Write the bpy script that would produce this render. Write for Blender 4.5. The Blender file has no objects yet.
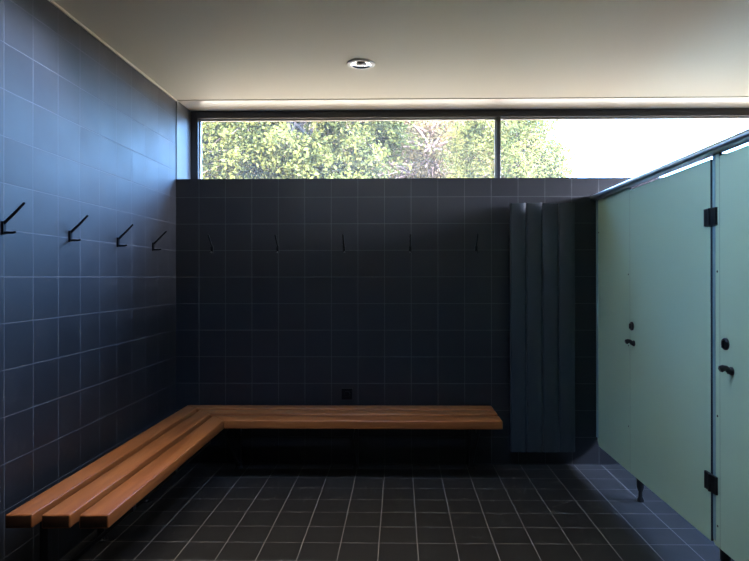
import bpy, bmesh, math, random
from mathutils import Vector, Matrix, noise
random.seed(7)
scene = bpy.context.scene
COL = scene.collection
PI = math.pi
# ------------------------------------------------------------------ measured frame
F_PX = 588.71; W, H = 749, 561
CAM = (1.6863, -4.4193, 1.3981)
YAW, PITCH, ROLL = 0.0159, 0.0010, 0.0012
CX, CY = 389.90, 277.14
CEIL = 2.7434; SILL = 2.1444
XR = 5.05            # right wall
YF = -6.2            # wall behind the camera
WZ0, WX0, LY0, WT = 0.0047, 0.1762, -0.1332, 0.2
FT, FX0, FY0 = 0.2017, 1.7799, -0.1059

# ------------------------------------------------------------------ material helpers
def new_mat(name):
    m = bpy.data.materials.new(name); m.use_nodes = True
    nt = m.node_tree; nt.nodes.clear()
    out = nt.nodes.new('ShaderNodeOutputMaterial')
    return m, nt, out
def N(nt, t, **kw):
    n = nt.nodes.new(t)
    for k, v in kw.items():
        if k.startswith('i_'): n.inputs[k[2:].replace('_', ' ')].default_value = v
        else: setattr(n, k, v)
    return n
def M(nt, op, a, b=None, c=None, clamp=False):
    n = nt.nodes.new('ShaderNodeMath'); n.operation = op; n.use_clamp = clamp
    for i, v in enumerate((a, b, c)):
        if v is None: continue
        if isinstance(v, (int, float)): n.inputs[i].default_value = v
        else: nt.links.new(v, n.inputs[i])
    return n.outputs[0]
def bsdf(nt, out, col=(0.5, 0.5, 0.5), rough=0.5, metal=0.0, spec=0.5):
    b = nt.nodes.new('ShaderNodeBsdfPrincipled')
    b.inputs['Base Color'].default_value = (*col, 1)
    b.inputs['Roughness'].default_value = rough
    b.inputs['Metallic'].default_value = metal
    b.inputs['Specular IOR Level'].default_value = spec
    nt.links.new(b.outputs[0], out.inputs['Surface'])
    return b
def mixcol(nt, fac, a, b):
    n = nt.nodes.new('ShaderNodeMix'); n.data_type = 'RGBA'
    if isinstance(fac, (int, float)): n.inputs[0].default_value = fac
    else: nt.links.new(fac, n.inputs[0])
    for i, v in ((6, a), (7, b)):
        if isinstance(v, tuple): n.inputs[i].default_value = (*v, 1)
        else: nt.links.new(v, n.inputs[i])
    return n.outputs[2]
def mixval(nt, fac, a, b):
    n = nt.nodes.new('ShaderNodeMix'); n.data_type = 'FLOAT'
    nt.links.new(fac, n.inputs[0]); n.inputs[2].default_value = a; n.inputs[3].default_value = b
    return n.outputs[0]

def plain(name, col, rough=0.5, metal=0.0, spec=0.5, var=0.04, scale=6.0, bump=0.0):
    """a lightly mottled surface, so that nothing is perfectly flat in colour"""
    m, nt, out = new_mat(name)
    b = bsdf(nt, out, col, rough, metal, spec)
    tc = nt.nodes.new('ShaderNodeTexCoord')
    nz = N(nt, 'ShaderNodeTexNoise'); nz.inputs['Scale'].default_value = scale; nz.inputs['Detail'].default_value = 4
    nt.links.new(tc.outputs['Object'], nz.inputs['Vector'])
    lo = tuple(c * (1 - var) for c in col); hi = tuple(min(1, c * (1 + var)) for c in col)
    nt.links.new(mixcol(nt, nz.outputs['Fac'], lo, hi), b.inputs['Base Color'])
    if bump:
        bp = nt.nodes.new('ShaderNodeBump'); bp.inputs['Strength'].default_value = bump; bp.inputs['Distance'].default_value = 0.002
        nt.links.new(nz.outputs['Fac'], bp.inputs['Height']); nt.links.new(bp.outputs[0], b.inputs['Normal'])
    return m

def tile_mat(name, ax, off, pitch, gw, tile, grout, rough, spec=0.5, grout2=None):
    """square tiles; ax = the two axes, off = their first joints, gw = joint half width"""
    m, nt, out = new_mat(name)
    b = bsdf(nt, out, tile, rough, 0, spec)
    tc = nt.nodes.new('ShaderNodeTexCoord'); sp = nt.nodes.new('ShaderNodeSeparateXYZ')
    nt.links.new(tc.outputs['Object'], sp.inputs[0])
    lines, cells = [], []
    for i in (0, 1):
        c = sp.outputs[ax[i]]
        t = M(nt, 'DIVIDE', M(nt, 'SUBTRACT', c, off[i]), pitch)
        fl = M(nt, 'FLOOR', t); cells.append(fl)
        fr = M(nt, 'SUBTRACT', t, fl)
        d = M(nt, 'MULTIPLY', M(nt, 'MINIMUM', fr, M(nt, 'SUBTRACT', 1.0, fr)), pitch)
        lines.append(d)
    d = M(nt, 'MINIMUM', lines[0], lines[1])
    mask = M(nt, 'LESS_THAN', d, gw)                   # 1 in the joint
    cmb = nt.nodes.new('ShaderNodeCombineXYZ')
    nt.links.new(cells[0], cmb.inputs[0]); nt.links.new(cells[1], cmb.inputs[1])
    wn = nt.nodes.new('ShaderNodeTexWhiteNoise'); wn.noise_dimensions = '3D'
    nt.links.new(cmb.outputs[0], wn.inputs['Vector'])
    nz = nt.nodes.new('ShaderNodeTexNoise'); nz.inputs['Scale'].default_value = 5; nz.inputs['Detail'].default_value = 6
    nt.links.new(tc.outputs['Object'], nz.inputs['Vector'])
    v = M(nt, 'ADD', M(nt, 'MULTIPLY', wn.outputs['Value'], 0.35), M(nt, 'MULTIPLY', nz.outputs['Fac'], 0.65))
    tcol = mixcol(nt, v, tuple(c * 0.8 for c in tile), tuple(c * 1.2 for c in tile))
    gcol = mixcol(nt, nz.outputs['Fac'], tuple(c * 0.6 for c in grout), tuple(c * 1.25 for c in grout))
    nt.links.new(mixcol(nt, mask, tcol, gcol), b.inputs['Base Color'])
    rg = M(nt, 'ADD', M(nt, 'MULTIPLY', M(nt, 'SUBTRACT', nz.outputs['Fac'], 0.5), 0.18), M(nt, 'MULTIPLY', M(nt, 'SUBTRACT', wn.outputs['Value'], 0.5), 0.05))
    rg = M(nt, 'ADD', rg, rough)
    rr = nt.nodes.new('ShaderNodeMix'); rr.data_type = 'FLOAT'
    nt.links.new(mask, rr.inputs[0]); nt.links.new(rg, rr.inputs[2]); rr.inputs[3].default_value = 0.9
    nt.links.new(rr.outputs[0], b.inputs['Roughness'])
    # joints sit a little lower, tiles tip very slightly
    h = M(nt, 'MULTIPLY', M(nt, 'SMOOTH_MIN', d, gw * 1.3, 0.0005), 1.0)
    h = M(nt, 'ADD', h, M(nt, 'MULTIPLY', nz.outputs['Fac'], 0.0002))
    bp = nt.nodes.new('ShaderNodeBump'); bp.inputs['Strength'].default_value = 0.35; bp.inputs['Distance'].default_value = 1.0
    nt.links.new(h, bp.inputs['Height']); nt.links.new(bp.outputs[0], b.inputs['Normal'])
    return m

def wood_mat(name, along):
    m, nt, out = new_mat(name)
    b = bsdf(nt, out, (0.3, 0.12, 0.04), 0.42, 0, 0.4)
    tc = nt.nodes.new('ShaderNodeTexCoord'); mp = nt.nodes.new('ShaderNodeMapping')
    sc = [16, 16, 16]; sc[along] = 1.0
    mp.inputs['Scale'].default_value = sc
    nt.links.new(tc.outputs['Object'], mp.inputs[0])
    n1 = nt.nodes.new('ShaderNodeTexNoise'); n1.inputs['Scale'].default_value = 1.0; n1.inputs['Detail'].default_value = 6; n1.inputs['Distortion'].default_value = 1.2
    nt.links.new(mp.outputs[0], n1.inputs['Vector'])
    mp2 = nt.nodes.new('ShaderNodeMapping'); s2 = [160, 160, 160]; s2[along] = 6
    mp2.inputs['Scale'].default_value = s2; nt.links.new(tc.outputs['Object'], mp2.inputs[0])
    n2 = nt.nodes.new('ShaderNodeTexNoise'); n2.inputs['Detail'].default_value = 3; n2.inputs['Scale'].default_value = 1.0
    nt.links.new(mp2.outputs[0], n2.inputs['Vector'])
    cr = nt.nodes.new('ShaderNodeValToRGB'); e = cr.color_ramp.elements
    e[0].position = 0.3; e[0].color = (0.185, 0.058, 0.017, 1)
    e[1].position = 0.72; e[1].color = (0.30, 0.108, 0.033, 1)
    md = e.new(0.5); md.color = (0.24, 0.078, 0.022, 1)
    nt.links.new(n1.outputs['Fac'], cr.inputs[0])
    c = mixcol(nt, M(nt, 'MULTIPLY', M(nt, 'GREATER_THAN', n2.outputs['Fac'], 0.62), 0.18), cr.outputs[0], (0.10, 0.032, 0.012))
    nt.links.new(c, b.inputs['Base Color'])
    nt.links.new(M(nt, 'ADD', M(nt, 'MULTIPLY', n1.outputs['Fac'], 0.20), 0.26), b.inputs['Roughness'])
    bp = nt.nodes.new('ShaderNodeBump'); bp.inputs['Strength'].default_value = 0.06; bp.inputs['Distance'].default_value = 0.0005
    nt.links.new(n2.outputs['Fac'], bp.inputs['Height']); nt.links.new(bp.outputs[0], b.inputs['Normal'])
    return m

def leaf_mat(name, c1, c2, trans):
    m, nt, out = new_mat(name)
    tc = nt.nodes.new('ShaderNodeTexCoord')
    nz = nt.nodes.new('ShaderNodeTexNoise'); nz.inputs['Scale'].default_value = 2.2; nz.inputs['Detail'].default_value = 5
    nt.links.new(tc.outputs['Object'], nz.inputs['Vector'])
    cr = nt.nodes.new('ShaderNodeValToRGB'); e = cr.color_ramp.elements
    e[0].position = 0.36; e[0].color = (*c1, 1); e[1].position = 0.64; e[1].color = (*c2, 1)
    nt.links.new(nz.outputs['Fac'], cr.inputs[0])
    d = nt.nodes.new('ShaderNodeBsdfPrincipled'); d.inputs['Roughness'].default_value = 0.8; d.inputs['Specular IOR Level'].default_value = 0.12
    t = nt.nodes.new('ShaderNodeBsdfTranslucent')
    nt.links.new(cr.outputs[0], d.inputs['Base Color']); nt.links.new(cr.outputs[0], t.inputs['Color'])
    mx = nt.nodes.new('ShaderNodeMixShader'); mx.inputs[0].default_value = trans
    nt.links.new(d.outputs[0], mx.inputs[1]); nt.links.new(t.outputs[0], mx.inputs[2])
    nt.links.new(mx.outputs[0], out.inputs['Surface'])
    return m

def glass_mat(name, haze=0.03):
    m, nt, out = new_mat(name)
    tr = nt.nodes.new('ShaderNodeBsdfTransparent'); gl = nt.nodes.new('ShaderNodeBsdfGlossy'); gl.inputs['Roughness'].default_value = 0.02
    df = nt.nodes.new('ShaderNodeBsdfTranslucent'); df.inputs['Color'].default_value = (0.95, 0.80, 0.65, 1)
    fr = nt.nodes.new('ShaderNodeLayerWeight'); fr.inputs['Blend'].default_value = 0.5
    a = nt.nodes.new('ShaderNodeMixShader'); b = nt.nodes.new('ShaderNodeMixShader')
    tc = nt.nodes.new('ShaderNodeTexCoord')
    nz = nt.nodes.new('ShaderNodeTexNoise'); nz.inputs['Scale'].default_value = 1.6; nz.inputs['Detail'].default_value = 6
    nt.links.new(tc.outputs['Object'], nz.inputs['Vector'])
    nt.links.new(M(nt, 'MULTIPLY', nz.outputs['Fac'], haze * 2), a.inputs[0])  # haze veil mixed into the pane to wash out the view outside
    nt.links.new(tr.outputs[0], a.inputs[1]); nt.links.new(df.outputs[0], a.inputs[2])
    nt.links.new(M(nt, 'ADD', M(nt, 'MULTIPLY', M(nt, 'POWER', fr.outputs['Facing'], 5.0), 0.9), 0.006), b.inputs[0]); nt.links.new(a.outputs[0], b.inputs[1]); nt.links.new(gl.outputs[0], b.inputs[2])
    nt.links.new(b.outputs[0], out.inputs['Surface'])
    return m

TILE = (0.0090, 0.0094, 0.0112); GROUT = (0.085, 0.085, 0.088)
m_back = tile_mat('black_wall_tile_facing', (0, 2), (WX0, WZ0), WT, 0.0017, TILE, GROUT, 0.42)
m_left = tile_mat('black_wall_tile_side', (1, 2), (LY0, WZ0), WT, 0.0020, TILE, (0.070, 0.072, 0.078), 0.54, 0.50)
m_floor = tile_mat('black_floor_tile', (0, 1), (FX0, FY0), FT, 0.0022, (0.0165, 0.0157, 0.0150), (0.19, 0.18, 0.17), 0.55, 0.35)
m_ceil = plain('cream_ceiling_paint', (0.70, 0.67, 0.575), 0.7, spec=0.3, var=0.015, scale=1.5)
m_soffit = plain('cream_lacquered_soffit', (0.56, 0.54, 0.49), 0.30, var=0.02, scale=3)
m_frame = plain('anthracite_window_frame', (0.022, 0.025, 0.030), 0.4)
m_bead = plain('grey_glazing_bead', (0.62, 0.62, 0.63), 0.45)
m_reveal = plain('dark_reveal_panel', (0.060, 0.065, 0.072), 0.35)
m_edge = plain('pale_ceiling_edge_bead', (0.62, 0.58, 0.50), 0.5)
m_dark = plain('dark_shadow_gap', (0.03, 0.028, 0.025), 0.8)
m_wood_x = wood_mat('oiled_hardwood_facing', 0)
m_wood_y = wood_mat('oiled_hardwood_side', 1)
m_end_shaded = plain('shaded_end_grain', (0.055, 0.022, 0.010), 0.6, spec=0.3, var=0.25, scale=60)  # end grain, painted darker still for the shade on the slat ends
m_steel = plain('black_powder_coated_steel', (0.012, 0.013, 0.016), 0.45)
m_hook = plain('black_hook_enamel', (0.003, 0.003, 0.0035), 0.4, spec=0.15)
m_rad = plain('dark_radiator_enamel', (0.022, 0.030, 0.036), 0.42, var=0.05)
m_hpl = plain('sea_green_laminate', (0.49, 0.69, 0.51), 0.45, var=0.05, scale=1.2)
m_inner = plain('inner_faces_bounce_cut', (0.10, 0.17, 0.165), 0.45, var=0.05)  # unseen inner faces, darkened to cut light bounced onto the ceiling
m_core = plain('black_laminate_core', (0.004, 0.005, 0.008), 0.5)
m_alu = plain('brushed_aluminium', (0.55, 0.56, 0.58), 0.35, metal=0.9)
m_plastic = plain('black_nylon', (0.010, 0.010, 0.012), 0.28)
m_profile = plain('dull_edge_profile', (0.24, 0.42, 0.46), 0.45, metal=0.2)
m_chrome = plain('polished_reflector', (0.75, 0.74, 0.72), 0.12, metal=1.0)
m_white = plain('white_lamp_trim', (0.80, 0.78, 0.74), 0.4)
m_lens = plain('dull_lamp_lens', (0.18, 0.17, 0.16), 0.3)
m_glass = glass_mat('window_glass', 0.016)
m_glass2 = glass_mat('haze_free_window_glass', 0.0)
m_out = plain('outside_render', (0.5, 0.48, 0.44), 0.8)
m_bark = plain('grey_brown_bark', (0.05, 0.035, 0.026), 0.85, var=0.3, scale=9, bump=0.4)
m_bark2 = plain('reddish_bark', (0.13, 0.075, 0.050), 0.85, var=0.3, scale=9, bump=0.4)
m_leaf1 = leaf_mat('broad_green_leaves', (0.018, 0.024, 0.006), (0.100, 0.108, 0.026), 0.4)
m_leaf2 = leaf_mat('thin_olive_leaves', (0.060, 0.038, 0.018), (0.100, 0.078, 0.026), 0.4)
m_leaf3 = leaf_mat('fine_green_leaves', (0.032, 0.042, 0.012), (0.110, 0.115, 0.034), 0.4)
m_leaf4 = leaf_mat('distant_greyish_leaves', (0.048, 0.036, 0.022), (0.070, 0.058, 0.032), 0.3)
m_ground = plain('dry_earth_ground', (0.30, 0.24, 0.150), 0.9, var=0.25, scale=2)

# ------------------------------------------------------------------ geometry helpers
def box(bm, x0, x1, y0, y1, z0, z1):
    vs = [bm.verts.new((x, y, z)) for x in (x0, x1) for y in (y0, y1) for z in (z0, z1)]
    for f in ((0, 1, 3, 2), (4, 6, 7, 5), (0, 4, 5, 1), (2, 3, 7, 6), (0, 2, 6, 4), (1, 5, 7, 3)):
        bm.faces.new([vs[i] for i in f])
    return vs
def prism(bm, pts, z0, z1):
    """pts: (x, y) outline, anticlockwise"""
    lo = [bm.verts.new((x, y, z0)) for x, y in pts]; hi = [bm.verts.new((x, y, z1)) for x, y in pts]
    n = len(pts)
    bm.faces.new(hi); bm.faces.new(lo[::-1])
    for i in range(n):
        j = (i + 1) % n
        bm.faces.new((lo[i], lo[j], hi[j], hi[i]))
def tube(bm, pts, radii, seg=10, caps=True):
    pts = [Vector(p) for p in pts]
    rings = []
    prev = None
    for i, p in enumerate(pts):
        a = pts[max(0, i - 1)]; b = pts[min(len(pts) - 1, i + 1)]
        t = (b - a).normalized()
        if prev is None:
            u = t.orthogonal().normalized()
        else:
            u = (prev - t * prev.dot(t)).normalized()
        prev = u
        v = t.cross(u)
        r = radii[i] if isinstance(radii, (list, tuple)) else radii
        rings.append([bm.verts.new(p + (u * math.cos(2 * PI * k / seg) + v * math.sin(2 * PI * k / seg)) * r) for k in range(seg)])
    for a, b in zip(rings, rings[1:]):
        for k in range(seg):
            bm.faces.new((a[k], a[(k + 1) % seg], b[(k + 1) % seg], b[k]))
    if caps:
        bm.faces.new(rings[0][::-1]); bm.faces.new(rings[-1])
def lathe(bm, prof, seg=40, axis='z', centre=(0, 0, 0)):
    rings = []
    for r, h in prof:
        ring = []
        for k in range(seg):
            a = 2 * PI * k / seg
            if axis == 'z': p = (r * math.cos(a), r * math.sin(a), h)
            else: p = (h, r * math.cos(a), r * math.sin(a))
            ring.append(bm.verts.new(Vector(p) + Vector(centre)))
        rings.append(ring)
    for a, b in zip(rings, rings[1:]):
        for k in range(seg):
            bm.faces.new((a[k], a[(k + 1) % seg], b[(k + 1) % seg], b[k]))
    return rings
def obj(name, bm, mats, parent=None, loc=None, bevel=0.0, smooth=False, seg=2, cuts=30):
    if bevel:
        bmesh.ops.bevel(bm, geom=[e for e in bm.edges if len(e.link_faces) == 2 and e.calc_face_angle(0) > math.radians(cuts)], offset=bevel, segments=seg, affect='EDGES', profile=0.5)
    bmesh.ops.recalc_face_normals(bm, faces=bm.faces)
    me = bpy.data.meshes.new(name); bm.to_mesh(me); bm.free()
    if not isinstance(mats, (list, tuple)): mats = [mats]
    for m in mats: me.materials.append(m)
    if smooth or bevel:
        for p in me.polygons: p.use_smooth = True
        me.set_sharp_from_angle(angle=math.radians(35))
    o = bpy.data.objects.new(name, me); COL.objects.link(o)
    if parent is not None: o.parent = parent
    if loc is not None: o.location = loc
    return o
def thing(name, label, cat, loc=(0, 0, 0), group=None):
    o = bpy.data.objects.new(name, None); COL.objects.link(o); o.location = loc
    o.empty_display_size = 0.1
    o['label'] = label; o['category'] = cat
    if group: o['group'] = group
    return o
def struct(name, bm, mats, label=None, **kw):
    o = obj(name, bm, mats, **kw); o['kind'] = 'structure'
    if label: o['label'] = label
    return o
def B(*a):
    bm = bmesh.new(); box(bm, *a); return bm

# ------------------------------------------------------------------ the room
bm = B(-0.3, XR + 0.3, YF - 0.3, 0.4, -0.15, 0.0)
struct('floor', bm, m_floor, 'black square floor tiles with pale grout')
bm = B(0.0, XR, 0.0, 0.40, 0.0, SILL)
struct('wall_back', bm, m_back, 'low black tiled wall under the long strip window')
bm = B(-0.3, 0.0, YF, 0.40, 0.0, CEIL + 0.005)
struct('wall_left', bm, m_left, 'black tiled side wall catching blue daylight')
bm = B(0.0, XR, YF - 0.3, YF, 0.0, CEIL + 0.005)
struct('wall_front', bm, m_back)
WR0, WR1 = 1.25, 2.66; WRY0, WRY1 = -1.5, -0.06   # opening in the right wall
bm = bmesh.new()
box(bm, XR, XR + 0.25, YF, 0.40, 0.0, WR0)
box(bm, XR, XR + 0.25, YF, 0.40, WR1, CEIL + 0.005)
box(bm, XR, XR + 0.25, YF, WRY0, WR0, WR1)
box(bm, XR, XR + 0.25, WRY1, 0.40, WR0, WR1)
struct('wall_right', bm, m_left)
SX0, SX1, SY0, SY1, SZ = 0.4, 2.4, -2.48, -1.66, CEIL + 0.62      # unseen rooflight added for fill light, behind the visible ceiling
bm = bmesh.new()
for a in ((-0.3, XR + 0.3, YF - 0.3, SY0), (-0.3, XR + 0.3, SY1, -0.004), (-0.3, SX0, SY0, SY1), (SX1, XR + 0.3, SY0, SY1)):
    box(bm, *a, CEIL, CEIL + 0.20)
struct('ceiling', bm, m_ceil, 'plain cream ceiling')
bm = bmesh.new()
for a in ((SX0 - 0.05, SX1 + 0.05, SY0 - 0.05, SY0), (SX0 - 0.05, SX1 + 0.05, SY1, SY1 + 0.05), (SX0 - 0.05, SX0, SY0, SY1), (SX1, SX1 + 0.05, SY0, SY1)):
    box(bm, *a, CEIL + 0.2001, SZ)
fill_rooflight = struct('added_rooflight', bm, m_ceil)
obj('window_pane', B(SX0 - 0.04, SX1 + 0.04, SY0 - 0.04, SY1 + 0.04, SZ + 0.001, SZ + 0.008), m_glass2, fill_rooflight)  # pane of the added, unseen rooflight
bm = B(0.0, XR, 0.026, 0.40, CEIL, CEIL + 0.06)
struct('trim_1', bm, m_soffit, 'glossy cream soffit strip above the window')
bm = B(-0.3, XR + 0.3, -0.004, 0.45, CEIL + 0.062, CEIL + 0.20)
struct('trim_2', bm, m_dark)
bm = B(0.0005, 0.006, 0.002, 0.30, SILL + 0.0005, CEIL - 0.0005)
struct('trim_3', bm, m_reveal, 'smooth dark reveal panel at the left end of the window')
bm = B(0.0005, 0.010, YF, -0.004, CEIL - 0.011, CEIL - 0.0005)
struct('trim_4', bm, m_edge, 'thin pale bead between left wall and ceiling')

# strip window in the back wall
def bars_window(name, rects, outer, y0, y1, beads_y, panes):
    bm = bmesh.new()
    for r in outer: box(bm, r[0], r[1], y0, y1, r[2], r[3])
    w = struct(name, bm, m_frame, bevel=0.003)
    return w
FY, FD = 0.30, 0.07
zt = CEIL - 0.060; zb = SILL + 0.03
bm = bmesh.new()
box(bm, 0.0065, XR - 0.001, FY, FY + FD, zt, CEIL - 0.001)
box(bm, 0.0065, XR - 0.001, FY, FY + FD, SILL + 0.001, zb)
for a, b in ((0.0065, 0.064), (2.470, 2.494), (4.93, 4.955), (XR - 0.05, XR - 0.001)):
    box(bm, a, b, FY, FY + FD, zb, zt)
win = struct('window_1', bm, m_frame, 'long dark framed strip window under the ceiling')
for a, b in ((0.064, 2.470), (2.494, 4.93), (4.955, XR - 0.05)):
    if b - a < 0.2: pass
    bw = 0.012
    bm = bmesh.new()
    y0, y1 = FY + 0.036, FY + 0.06
    box(bm, a, b, y0, y1, zt - bw, zt); box(bm, a, b, y0, y1, zb, zb + bw)
    box(bm, a, a + bw, y0, y1, zb + bw, zt - bw); box(bm, b - bw, b, y0, y1, zb + bw, zt - bw)
    s = obj('window_sash', bm, m_bead, win)
    if b - a > 0.1: obj('window_pane', B(a + bw, b - bw, FY + 0.045, FY + 0.051, zb + bw, zt - bw), m_glass, win)
# window in the right wall, above and behind the cubicles
bm = bmesh.new()
xa, xb = XR + 0.08, XR + 0.15
box(bm, xa, xb, WRY0, WRY1, WR0, WR0 + 0.05); box(bm, xa, xb, WRY0, WRY1, WR1 - 0.05, WR1)
ys = [WRY0, (WRY0 + WRY1) / 2, WRY1]
for y in ys:
    c = min(max(y, WRY0 + 0.02), WRY1 - 0.02)
    box(bm, xa, xb, c - 0.02, c + 0.02, WR0 + 0.05, WR1 - 0.05)
win2 = struct('window_2', bm, m_frame)
for a, b in ((WRY0 + 0.04, ys[1] - 0.02), (ys[1] + 0.02, WRY1 - 0.04)):
    obj('window_pane', B(XR + 0.11, XR + 0.116, a, b, WR0 + 0.05, WR1 - 0.05), m_glass2, win2)

# ------------------------------------------------------------------ slatted corner bench
bench = thing('bench', 'long L shaped slatted wooden bench running round the corner under the coat hooks', 'bench', (0, 0, 0))
ZT, TH = 0.450, 0.056
left_x = [(0.105, 0.212), (0.252, 0.366), (0.404, 0.520)]
back_y = [(-0.045, -0.160), (-0.207, -0.325), (-0.374, -0.522)]
YE, XE = -2.085, 2.368
def shade_ends(bm, test):
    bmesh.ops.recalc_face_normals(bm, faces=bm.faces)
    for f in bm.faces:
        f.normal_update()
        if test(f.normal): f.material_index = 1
for i in range(3):
    x0, x1 = left_x[i]; yo, yi = back_y[i]
    g = 0.0012
    bm = bmesh.new()
    prism(bm, [(x0, YE - 0.014 * 0 ), (x1, YE + 0.006), (x1, yi - g), (x0, yo - g)], ZT - TH, ZT)
    shade_ends(bm, lambda n: n.y < -0.9)
    s = obj('side_slat', bm, [m_wood_y, m_end_shaded], bench, bevel=0.006, seg=3)
    bm = bmesh.new()
    prism(bm, [(x0 + g * 0, yo), (x1, yi), (XE, yi), (XE, yo)], ZT - TH, ZT)
    shade_ends(bm, lambda n: n.x > 0.9)
    obj('back_slat', bm, [m_wood_x, m_end_shaded], bench, bevel=0.006, seg=3)
def bench_leg(px, py, dx, dy):
    """wall-side post, arm under the slats and a strut from the foot; (dx, dy) points away from the wall"""
    nx, ny = abs(dy), abs(dx)
    def bar(bm, a0, a1, w, z0, z1):
        xs = sorted((px + dx * a0 - nx * w, px + dx * a1 + nx * w)); ys_ = sorted((py + dy * a0 - ny * w, py + dy * a1 + ny * w))
        box(bm, xs[0], xs[1], ys_[0], ys_[1], z0, z1)
    bm = bmesh.new(); bar(bm, -0.018, 0.018, 0.018, 0.012, ZT - TH - 0.036)
    leg = obj('leg', bm, m_steel, bench, bevel=0.003)
    bm = bmesh.new()
    lathe(bm, [(0.0005, 0.0), (0.030, 0.0), (0.030, 0.006), (0.021, 0.013), (0.0005, 0.013)], 20, 'z', (px, py, 0.0))
    obj('foot', bm, m_steel, leg, smooth=True)
    bm = bmesh.new(); bar(bm, -0.03, 0.40, 0.016, ZT - TH - 0.036, ZT - TH - 0.0005)
    obj('seat_arm', bm, m_steel, bench, bevel=0.002)
    bm = bmesh.new()
    tube(bm, [(px + dx * 0.01, py + dy * 0.01, 0.03), (px + dx * 0.39, py + dy * 0.39, ZT - TH - 0.03)], 0.010, 8)
    obj('strut', bm, m_steel, bench, smooth=True)
for px in (0.50, 1.366, 2.216): bench_leg(px, -0.09, 0, -1)
for py in (-0.75, -1.30, -1.80): bench_leg(0.10, py, 1, 0)

# ------------------------------------------------------------------ coat hooks (built facing -Y, local origin on the wall)
def make_hook(label, group):
    t = thing('coat_hook', label, 'coat hook', (0, 0, 0), group)
    bm = bmesh.new(); box(bm, -0.009, 0.009, -0.011, -0.0002, -0.022, 0.034)
    obj('mounting_plate', bm, m_hook, t, bevel=0.003)
    bm = bmesh.new()
    tube(bm, [(0, -0.006, 0.024), (0, -0.012, 0.030), (0, -0.050, 0.066), (0, -0.094, 0.111), (0, -0.097, 0.114)], [0.0066, 0.0070, 0.0062, 0.0055, 0.0030], 12)
    obj('long_prong', bm, m_hook, t, smooth=True)
    bm = bmesh.new()
    tube(bm, [(0, -0.005, -0.010), (0, -0.012, -0.014), (0, -0.045, -0.014), (0, -0.058, -0.011), (0, -0.060, -0.009)], [0.0062, 0.0062, 0.0055, 0.0052, 0.0025], 12)
    obj('short_prong', bm, m_hook, t, smooth=True)
    return t
def dup(root, loc, rotz, label, group):
    r = root.copy(); COL.objects.link(r); r.location = loc; r.rotation_euler = (0, 0, rotz)
    r['label'] = label; r['group'] = group
    for ch in list(root.children):
        c = ch.copy(); COL.objects.link(c); c.parent = r
    return r
GB, GL = 'coat hooks on the back wall', 'coat hooks on the left wall'
hook0 = make_hook('black two-pronged coat hook on the back wall, nearest the room corner', GB)
hook0.location = (0.276, 0, 1.6056)
for x, lb in ((0.772, 'black two-pronged coat hook on the back wall, second from the room corner'),
              (1.272, 'black two-pronged coat hook, the middle one of five on the back wall'),
              (1.768, 'black two-pronged coat hook on the back wall, next but one to the radiator'),
              (2.262, 'black two-pronged coat hook on the back wall, closest to the dark radiator')):
    dup(hook0, (x, 0, 1.6056), 0, lb, GB)
for y, lb in ((-0.42, 'black coat hook on the left wall, farthest back by the corner'),
              (-0.925, 'black coat hook on the left wall, second from the corner'),
              (-1.436, 'black coat hook on the left wall, third from the corner, second from the photo edge'),
              (-1.945, 'black coat hook on the left wall, nearest the viewer at the left photo edge')):
    dup(hook0, (0, y, 1.6056), PI / 2, lb, GL)

# ------------------------------------------------------------------ radiator
rad = thing('radiator', 'tall dark vertical panel radiator on the back wall beside the green cubicle', 'radiator', (2.503, 0, 0))
RW = 0.473; RZ0, RZ1 = 0.118, 1.945
pw = RW / 4
for i in range(4):
    a = i * pw + 0.0015; b = (i + 1) * pw - 0.0015
    yf = -0.088
    prof = [(a, -0.050), (a, yf + 0.008), (a + 0.012, yf), (b - 0.040, yf), (b - 0.012, yf + 0.003), (b, yf + 0.010), (b, -0.050)]
    bm = bmesh.new(); prism(bm, prof, RZ0, RZ1)
    obj('radiator_panel', bm, m_rad, rad, bevel=0.0025)
for z in (RZ0 + 0.05, RZ1 - 0.09):
    obj('manifold', B(0.012, RW - 0.012, -0.0495, -0.028, z, z + 0.04), m_rad, rad, bevel=0.004)
for x, z in ((0.06, 0.25), (RW - 0.10, 0.25), (0.06, 1.72), (RW - 0.10, 1.72)):
    bm = B(x, x + 0.04, -0.0495, -0.0002, z, z + 0.05)
    obj('wall_bracket', bm, m_steel, rad, bevel=0.002)

# ------------------------------------------------------------------ socket plate
sock = thing('wall_socket', 'small black square socket plate on the back wall just above the bench', 'socket', (1.294, 0, 0.527))
obj('cover_plate', B(-0.041, 0.041, -0.009, -0.0002, -0.041, 0.041), m_hook, sock, bevel=0.003)
bm = bmesh.new()
lathe(bm, [(0.0225, -0.010), (0.0225, -0.0135), (0.020, -0.0145), (0.019, -0.0125), (0.0005, -0.0125)], 28, 'z')
bmesh.ops.rotate(bm, verts=bm.verts, matrix=Matrix.Rotation(-PI / 2, 3, 'X'))
for v in bm.verts: v.co.y = -abs(v.co.y)
obj('socket_face', bm, m_hook, sock, smooth=True)

# ------------------------------------------------------------------ recessed ceiling light
lamp = thing('ceiling_light', 'round white rimmed recessed ceiling light, switched off', 'ceiling light', (1.448, -0.725, CEIL))
bm = bmesh.new()
lathe(bm, [(0.063, -0.002), (0.064, -0.009), (0.074, -0.0105), (0.086, -0.007), (0.089, -0.0008)], 48)
obj('trim_ring', bm, m_white, lamp, smooth=True)
bm = bmesh.new()
lathe(bm, [(0.0635, -0.0075), (0.058, -0.0045), (0.045, -0.0028), (0.030, -0.0020)], 48)
obj('reflector', bm, m_chrome, lamp, smooth=True)
bm = bmesh.new()
lathe(bm, [(0.034, -0.0016), (0.033, -0.0065), (0.026, -0.0085), (0.0008, -0.0095)], 32)
obj('lens', bm, m_lens, lamp, smooth=True)

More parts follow.
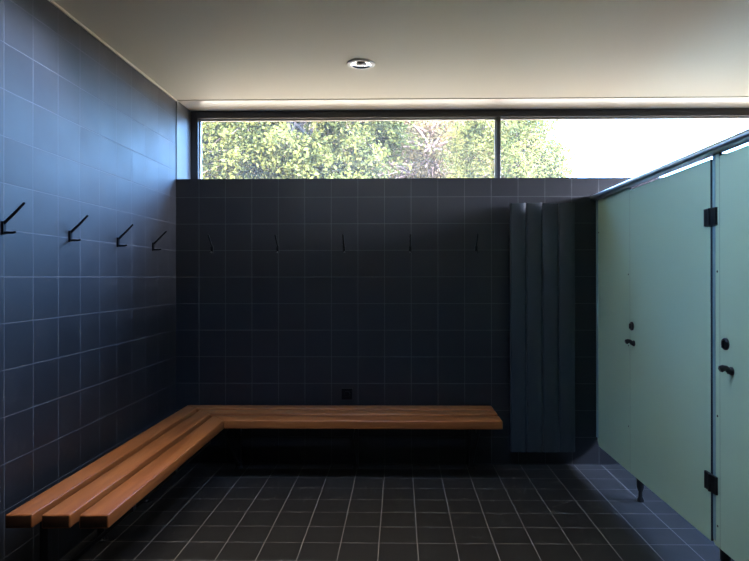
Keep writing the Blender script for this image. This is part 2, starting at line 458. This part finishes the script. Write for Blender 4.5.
# ------------------------------------------------------------------ green toilet cubicles
PX, PT = 3.161, 0.013           # front face and thickness
PB, PTOP, DTOP = 0.150, 1.974, 1.957
cub = thing('toilet_cubicle', 'row of sea green laminate toilet cubicles on short feet with a metal head rail', 'toilet cubicle', (PX, 0, 0))
def board(y0, y1, z0, z1, chamfer=None, x0=0.0, x1=PT):
    bm = bmesh.new()
    if chamfer is None: pts = [(y0, z0), (y1, z0), (y1, z1), (y0, z1)]
    else:
        c = chamfer   # far-bottom corner cut
        pts = [(y0, z0), (y1 - c, z0), (y1, z0 + c), (y1, z1), (y0, z1)]
    a = [bm.verts.new((x0, y, z)) for y, z in pts]; b = [bm.verts.new((x1, y, z)) for y, z in pts]
    f0 = bm.faces.new(a); f1 = bm.faces.new(b[::-1]); f0.material_index = 0; f1.material_index = 2
    n = len(pts)
    for i in range(n):
        f = bm.faces.new((a[i], a[(i + 1) % n], b[(i + 1) % n], b[i])); f.material_index = 1
    return bm
def green(name, bm, parent=cub, inner=False):
    return obj(name, bm, [m_inner] if inner else [m_hpl, m_core, m_inner], parent, bevel=0.0012, seg=1)
def screw(y, z, parent):
    bm = bmesh.new(); lathe(bm, [(0.0055, 0.0), (0.0050, -0.0012), (0.0030, -0.0018), (0.0005, -0.0016)], 14, 'x', (-0.0002, y, z))
    obj('screw', bm, m_steel, parent, smooth=True)
def latch(y, z, parent):
    bm = bmesh.new()
    r = lathe(bm, [(0.0280, 0.0), (0.0280, -0.006), (0.024, -0.0105), (0.010, -0.0125), (0.0005, -0.0128)], 32, 'x', (-0.0002, y, z))
    for v in bm.verts: v.co.z = z + (v.co.z - z) * 1.0
    o = obj('lock_indicator', bm, m_plastic, parent, smooth=True)
    bm = bmesh.new(); box(bm, -0.020, -0.0125, y - 0.0045, y + 0.0045, z - 0.016, z + 0.016)
    obj('thumb_turn', bm, m_plastic, parent, bevel=0.002)
def knob(y, z, parent):
    bm = bmesh.new()
    lathe(bm, [(0.019, 0.0), (0.019, -0.006), (0.0145, -0.010), (0.0120, -0.020)], 24, 'x', (-0.0002, y, z - 0.012))
    bmn = bm
    tube(bmn, [(-0.010, y, z - 0.012), (-0.018, y, z - 0.006), (-0.027, y, z + 0.001), (-0.040, y, z + 0.001), (-0.050, y, z - 0.003), (-0.055, y, z - 0.005)], [0.0120, 0.0130, 0.0125, 0.0150, 0.0160, 0.0100], 16)
    obj('door_handle', bm, m_plastic, parent, smooth=True)
def hinge(y, z, parent):
    t = bmesh.new()
    box(t, -0.011, -0.0003, y - 0.052, y - 0.004, z - 0.041, z + 0.041)
    box(t, -0.011, -0.0003, y + 0.004, y + 0.052, z - 0.041, z + 0.041)
    h = obj('hinge', t, m_plastic, parent, bevel=0.004)
    t = bmesh.new(); tube(t, [(-0.010, y, z - 0.041), (-0.010, y, z + 0.041)], 0.0085, 14)
    obj('hinge_pin', t, m_plastic, parent, smooth=True)
def foot(y, x=0.006):
    bm = bmesh.new()
    lathe(bm, [(0.024, 0.175), (0.024, 0.095), (0.021, 0.080), (0.013, 0.060), (0.013, 0.030), (0.022, 0.012), (0.022, 0.0), (0.0005, 0.0)], 24, 'z', (x + 0.025, y, 0))
    obj('foot', bm, m_plastic, cub, smooth=True)
p1 = green('pilaster', board(-0.6295, -0.012, PB, PTOP, 0.03))
obj('edge_profile', B(-0.006, 0.020, -0.030, -0.0115 + 0.011, PB + 0.06, PTOP - 0.001), m_profile, p1, bevel=0.001, seg=1)
for z in (0.44, 0.96, 1.418): screw(-0.606, z, p1)
screw(-0.045, 1.73, p1)
d1 = green('door', board(-1.606, -0.631, PB, DTOP))
latch(-0.668, 1.090, d1); knob(-0.697, 0.996, d1)
p2 = green('pilaster', board(-1.6855, -1.6285, PB, PTOP, 0.012))
obj('edge_profile', B(-0.0015, 0.016, -1.650, -1.6275, PB + 0.02, PTOP - 0.001), m_profile, p2, bevel=0.001, seg=1)
for z in (0.245, 0.755, 1.425): screw(-1.666, z, p2)
hinge(-1.617, 1.683, p2); hinge(-1.617, 0.430, p2)
d2 = green('door', board(-2.700, -1.687, PB, DTOP))
latch(-1.738, 1.097, d2); knob(-1.785, 0.994, d2)
p3 = green('pilaster', board(-2.810, -2.710, PB, PTOP))
hinge(-2.705, 1.688, p3); hinge(-2.705, 0.430, p3)
d3 = green('door', board(-3.790, -2.816, PB, DTOP))
p4 = green('pilaster', board(-3.98, -3.80, PB, PTOP))
for y in (-0.715, -1.675, -2.76, -3.9): foot(y)
for y in (-1.675, -2.76, -3.9):
    green('dividing_panel', B(PT + 0.003, 1.10, y - 0.0065, y + 0.0065, PB, PTOP - 0.004), cub, True)
# head rail: rounded hollow section
bm = bmesh.new()
prof = []
x0r, x1r, z0r, z1r, rr = -0.048, 0.022, PTOP, PTOP + 0.036, 0.015
for cx_, cz_, a0 in ((x1r - 0.004, z0r + 0.004, -90), (x1r - 0.004, z1r - 0.004, 0), (x0r + rr, z1r - rr, 90), (x0r + rr, z0r + rr, 180)):
    r_ = 0.004 if cx_ > 0 else rr
    for k in range(5):
        a = math.radians(a0 + 90 * k / 4)
        prof.append((cx_ + r_ * math.cos(a), cz_ + r_ * math.sin(a)))
A = [bm.verts.new((x, -0.0005, z)) for x, z in prof]; Bv = [bm.verts.new((x, -4.0, z)) for x, z in prof]
bm.faces.new(A); bm.faces.new(Bv[::-1])
for i in range(len(prof)):
    j = (i + 1) % len(prof); bm.faces.new((A[i], A[j], Bv[j], Bv[i]))
obj('head_rail', bm, m_alu, cub, smooth=True)

# ------------------------------------------------------------------ outside: ground and trees
bm = B(-20, 30, 5.2, 40, -0.6, -0.2)
struct('ground', bm, m_ground)
def leaves(me_name, pts, size, mat, parent, aspect=0.55):
    vs, fs = [], []
    for p in pts:
        n = Vector((random.gauss(0, 1), random.gauss(0, 1), random.gauss(0, 1) + 0.6)).normalized()
        u = n.orthogonal().normalized(); u.rotate(Matrix.Rotation(random.uniform(0, 2 * PI), 3, n)); v = n.cross(u)
        s = size * random.uniform(0.6, 1.25); w = s * aspect
        i = len(vs)
        vs += [p - u * s * .5, p - u * s * .12 + v * w * .5 + n * s * .05, p + u * s * .25 + v * w * .38 + n * s * .04, p + u * s * .55,
               p + u * s * .25 - v * w * .38 + n * s * .04, p - u * s * .12 - v * w * .5 + n * s * .05]
        fs += [(i, i + 1, i + 2, i + 3), (i, i + 3, i + 4, i + 5)]
    me = bpy.data.meshes.new(me_name); me.from_pydata([tuple(v) for v in vs], [], fs); me.materials.append(mat)
    o = bpy.data.objects.new(me_name, me); COL.objects.link(o); o.parent = parent
    return o
def tree(label, loc, height, crown, n_tips, per_tip, lsize, lmat, bark, spread, trunk_r=0.16, group='trees outside the window', twig=0.012, aspect=0.55, keep=None, crown_c=0.0, first=0.28, name='tree'):
    """crown = (radius x, radius y, bottom z, top z); limbs reach for points spread through the crown"""
    t = thing(name, label, 'tree', loc, group)
    rx, ry, z0, z1 = crown
    zc = (z0 + z1) / 2; rz = (z1 - z0) / 2
    bm = bmesh.new()
    lean = Vector((random.uniform(-.3, .3) + crown_c * .4, random.uniform(-.2, .2), 0))
    tp = [Vector((0, 0, 0)) + lean * (k / 6) ** 1.5 + Vector((random.uniform(-.05, .05), random.uniform(-.05, .05), height * first * k / 6 * 2.1)) for k in range(7)]
    tp[0] = Vector((0, 0, -0.02))
    tube(bm, tp, [trunk_r * (1 - 0.09 * k) for k in range(7)], 10)
    obj('trunk', bm, bark, t, smooth=True)
    bb = bmesh.new(); tips = []
    n_main = max(7, n_tips // 26)
    mains = []
    for i in range(n_main):
        s = tp[random.randint(3, 6)]
        while True:
            q = Vector((random.uniform(-1, 1), random.uniform(-1, 1), random.uniform(-1, 1)))
            if 0.25 < q.length < 0.8: break
        e = Vector((q.x * rx + crown_c, q.y * ry, zc + q.z * rz))
        mid = (s + e) / 2 + Vector((random.uniform(-.2, .2), random.uniform(-.2, .2), 0.18 * (e - s).length))
        pts = []
        for k in range(7):
            u = k / 6; pts.append((1 - u) ** 2 * s + 2 * u * (1 - u) * mid + u * u * e + Vector((random.uniform(-.04, .04), random.uniform(-.04, .04), random.uniform(-.04, .04))) * (0 < k < 6))
        tube(bb, pts, [trunk_r * 0.42 * (1 - 0.13 * k) for k in range(7)], 7)
        mains.append(pts)
    for i in range(n_tips):
        while True:
            q = Vector((random.uniform(-1, 1), random.uniform(-1, 1), random.uniform(-1, 1)))
            if 0.3 < q.length < 1.0 and (q.length > 0.55 or random.random() < 0.5): break
        wob = 1 + 0.22 * noise.noise(Vector((q.x * 2.3, q.y * 2.3, q.z * 2.3)) + Vector(loc))
        e = Vector((q.x * rx * wob + crown_c, q.y * ry * wob, zc + q.z * rz * wob))
        if keep and not keep(e + Vector(loc)): continue
        best = min((p for m_ in mains for p in m_[2:]), key=lambda p: (p - e).length)
        mid = (best + e) / 2 + Vector((random.uniform(-.15, .15), random.uniform(-.15, .15), 0.12 * (e - best).length))
        pts = [(1 - u) ** 2 * best + 2 * u * (1 - u) * mid + u * u * e for u in (0, .25, .5, .75, 1)]
        tube(bb, pts, [twig * 2.2, twig * 1.7, twig * 1.3, twig * 0.9, twig * 0.4], 5, False)
        for k in range(per_tip):
            u = random.uniform(0.35, 1.0)
            c = (1 - u) ** 2 * best + 2 * u * (1 - u) * mid + u * u * e
            tips.append(c + Vector((random.gauss(0, 1), random.gauss(0, 1), random.gauss(0, .8))) * spread)
    o = obj('branches', bb, bark, t, smooth=True)
    lf = leaves('foliage', tips, lsize, lmat, t, aspect); lf['kind'] = 'stuff'
    return t
tree('leafy broadleaf tree with bright green leaves filling the left of the window', (-0.9, 8.4, -0.2), 9, (3.1, 1.7, 2.1, 9.3), 760, 170, 0.095, m_leaf1, m_bark, 0.15)
tree('thin tree with bare reddish branches behind the middle of the window', (2.9, 13.2, -0.2), 7, (2.9, 1.5, 2.2, 7.2), 360, 46, 0.10, m_leaf2, m_bark2, 0.22, twig=0.030)
tree('fine leaved green tree just right of the window mullion, against open sky', (4.25, 9.0, -0.2), 6.5, (1.45, 1.2, 1.4, 6.4), 380, 150, 0.08, m_leaf3, m_bark, 0.17, trunk_r=0.13, aspect=0.4)
tree('distant greyish tree seen through gaps between the nearer trees, at left', (-3.6, 19, -0.2), 8, (4.9, 2.2, 2.2, 8.6), 330, 110, 0.30, m_leaf4, m_bark, 0.38, trunk_r=0.25)
tree('distant greyish tree seen through gaps behind the thin reddish tree', (5.4, 20.6, -0.2), 8, (2.4, 2.2, 2.2, 8.6), 300, 110, 0.30, m_leaf4, m_bark, 0.38, trunk_r=0.25)

tree('farthest brownish tree low behind the gap between the broadleaf and the reddish tree', (1.7, 27.0, -0.2), 11, (4.2, 2.4, 2.4, 11.2), 320, 110, 0.34, m_leaf4, m_bark, 0.42, trunk_r=0.25)

# ------------------------------------------------------------------ daylight
world = bpy.data.worlds.new('daylight'); scene.world = world; world.use_nodes = True
nt = world.node_tree; nt.nodes.clear()
wo = nt.nodes.new('ShaderNodeOutputWorld'); bg = nt.nodes.new('ShaderNodeBackground')
tc = nt.nodes.new('ShaderNodeTexCoord'); sp = nt.nodes.new('ShaderNodeSeparateXYZ')
nt.links.new(tc.outputs['Generated'], sp.inputs[0])
cr = nt.nodes.new('ShaderNodeValToRGB'); el = cr.color_ramp.elements
el[0].position = 0.0; el[0].color = (0.085, 0.068, 0.048, 1)      # sunlit ground all round
el[1].position = 1.0; el[1].color = (0.58, 0.53, 0.48, 1)
for p, c in ((0.497, (0.085, 0.068, 0.048)), (0.502, (0.27, 0.56, 1.0)), (0.60, (0.22, 0.51, 1.0)), (0.75, (0.18, 0.42, 0.97)), (0.90, (0.30, 0.50, 0.95)), (0.96, (0.58, 0.53, 0.48))):
    e = el.new(p); e.color = (*c, 1)
nt.links.new(M(nt, 'ADD', M(nt, 'MULTIPLY', sp.outputs[2], 0.5), 0.5), cr.inputs[0])
# hazy white sky towards the right, clear blue overhead and to the left
hz = M(nt, 'MULTIPLY', M(nt, 'MULTIPLY', M(nt, 'SUBTRACT', M(nt, 'SUBTRACT', M(nt, 'MULTIPLY', sp.outputs[0], 0.90), M(nt, 'MULTIPLY', sp.outputs[1], 0.43)), 0.70), 5.0, clamp=True), M(nt, 'GREATER_THAN', sp.outputs[2], 0.0))
nt.links.new(mixcol(nt, hz, cr.outputs[0], (0.66, 0.72, 0.95)), bg.inputs['Color'])
up = M(nt, 'GREATER_THAN', sp.outputs[2], 0.0)
left = M(nt, 'MAXIMUM', M(nt, 'MULTIPLY', M(nt, 'MINIMUM', sp.outputs[0], 0.0), 1.5), -0.75)
right = M(nt, 'ADD', M(nt, 'MULTIPLY', M(nt, 'MAXIMUM', sp.outputs[0], 0.0), 0.5), M(nt, 'MULTIPLY', hz, 7.0))
k = M(nt, 'MULTIPLY', M(nt, 'ADD', left, right), up)
SKY = 7.0
nt.links.new(M(nt, 'MULTIPLY', M(nt, 'ADD', k, 1.0), SKY), bg.inputs['Strength'])
nt.links.new(bg.outputs[0], wo.inputs[0])

sun = bpy.data.lights.new('sun', 'SUN'); sun.energy = 16.0; sun.angle = math.radians(0.6); sun.color = (1.0, 0.93, 0.80)
so = bpy.data.objects.new('sun', sun); COL.objects.link(so)
so.rotation_euler = Vector((0.30, 0.86, -0.42)).to_track_quat('-Z', 'Y').to_euler()
def portal(name, loc, rot, sx, sy):
    l = bpy.data.lights.new(name, 'AREA'); l.shape = 'RECTANGLE'; l.size = sx; l.size_y = sy
    l.cycles.is_portal = True
    o = bpy.data.objects.new(name, l); COL.objects.link(o); o.location = loc; o.rotation_euler = rot
portal('window_daylight', ((0.07 + XR - 0.05) / 2, FY + FD + 0.01, (zb + zt) / 2), (-PI / 2, 0, 0), XR - 0.12, zt - zb)
portal('added_rooflight_daylight', ((SX0 + SX1) / 2, (SY0 + SY1) / 2, SZ + 0.02), (0, 0, 0), SX1 - SX0, SY1 - SY0)
portal('side_window_daylight', (XR + 0.17, (WRY0 + WRY1) / 2, (WR0 + WR1) / 2), (PI / 2, 0, PI / 2), WRY1 - WRY0, WR1 - WR0)

# ------------------------------------------------------------------ camera and view
cam = bpy.data.cameras.new('camera'); co = bpy.data.objects.new('camera', cam); COL.objects.link(co)
co.location = CAM
co.rotation_euler = (Matrix.Rotation(YAW, 3, 'Z') @ Matrix.Rotation(PI / 2 + PITCH, 3, 'X') @ Matrix.Rotation(-ROLL, 3, 'Z')).to_euler()
cam.sensor_fit = 'HORIZONTAL'; cam.sensor_width = 36.0
cam.lens = F_PX / W * 36.0
cam.shift_x = -(CX - W / 2) / W
cam.shift_y = (CY - H / 2) / W
cam.clip_start = 0.02; cam.clip_end = 200
scene.camera = co
vs = scene.view_settings
vs.view_transform = 'Standard'; vs.look = 'None'; vs.exposure = 2.3; vs.gamma = 1.0; vs.use_curve_mapping = False
cy = scene.cycles
cy.max_bounces = 10; cy.diffuse_bounces = 6; cy.glossy_bounces = 4; cy.transparent_max_bounces = 12
cy.use_denoising = True
cy.sample_clamp_indirect = 6.0; cy.caustics_reflective = False; cy.caustics_refractive = False
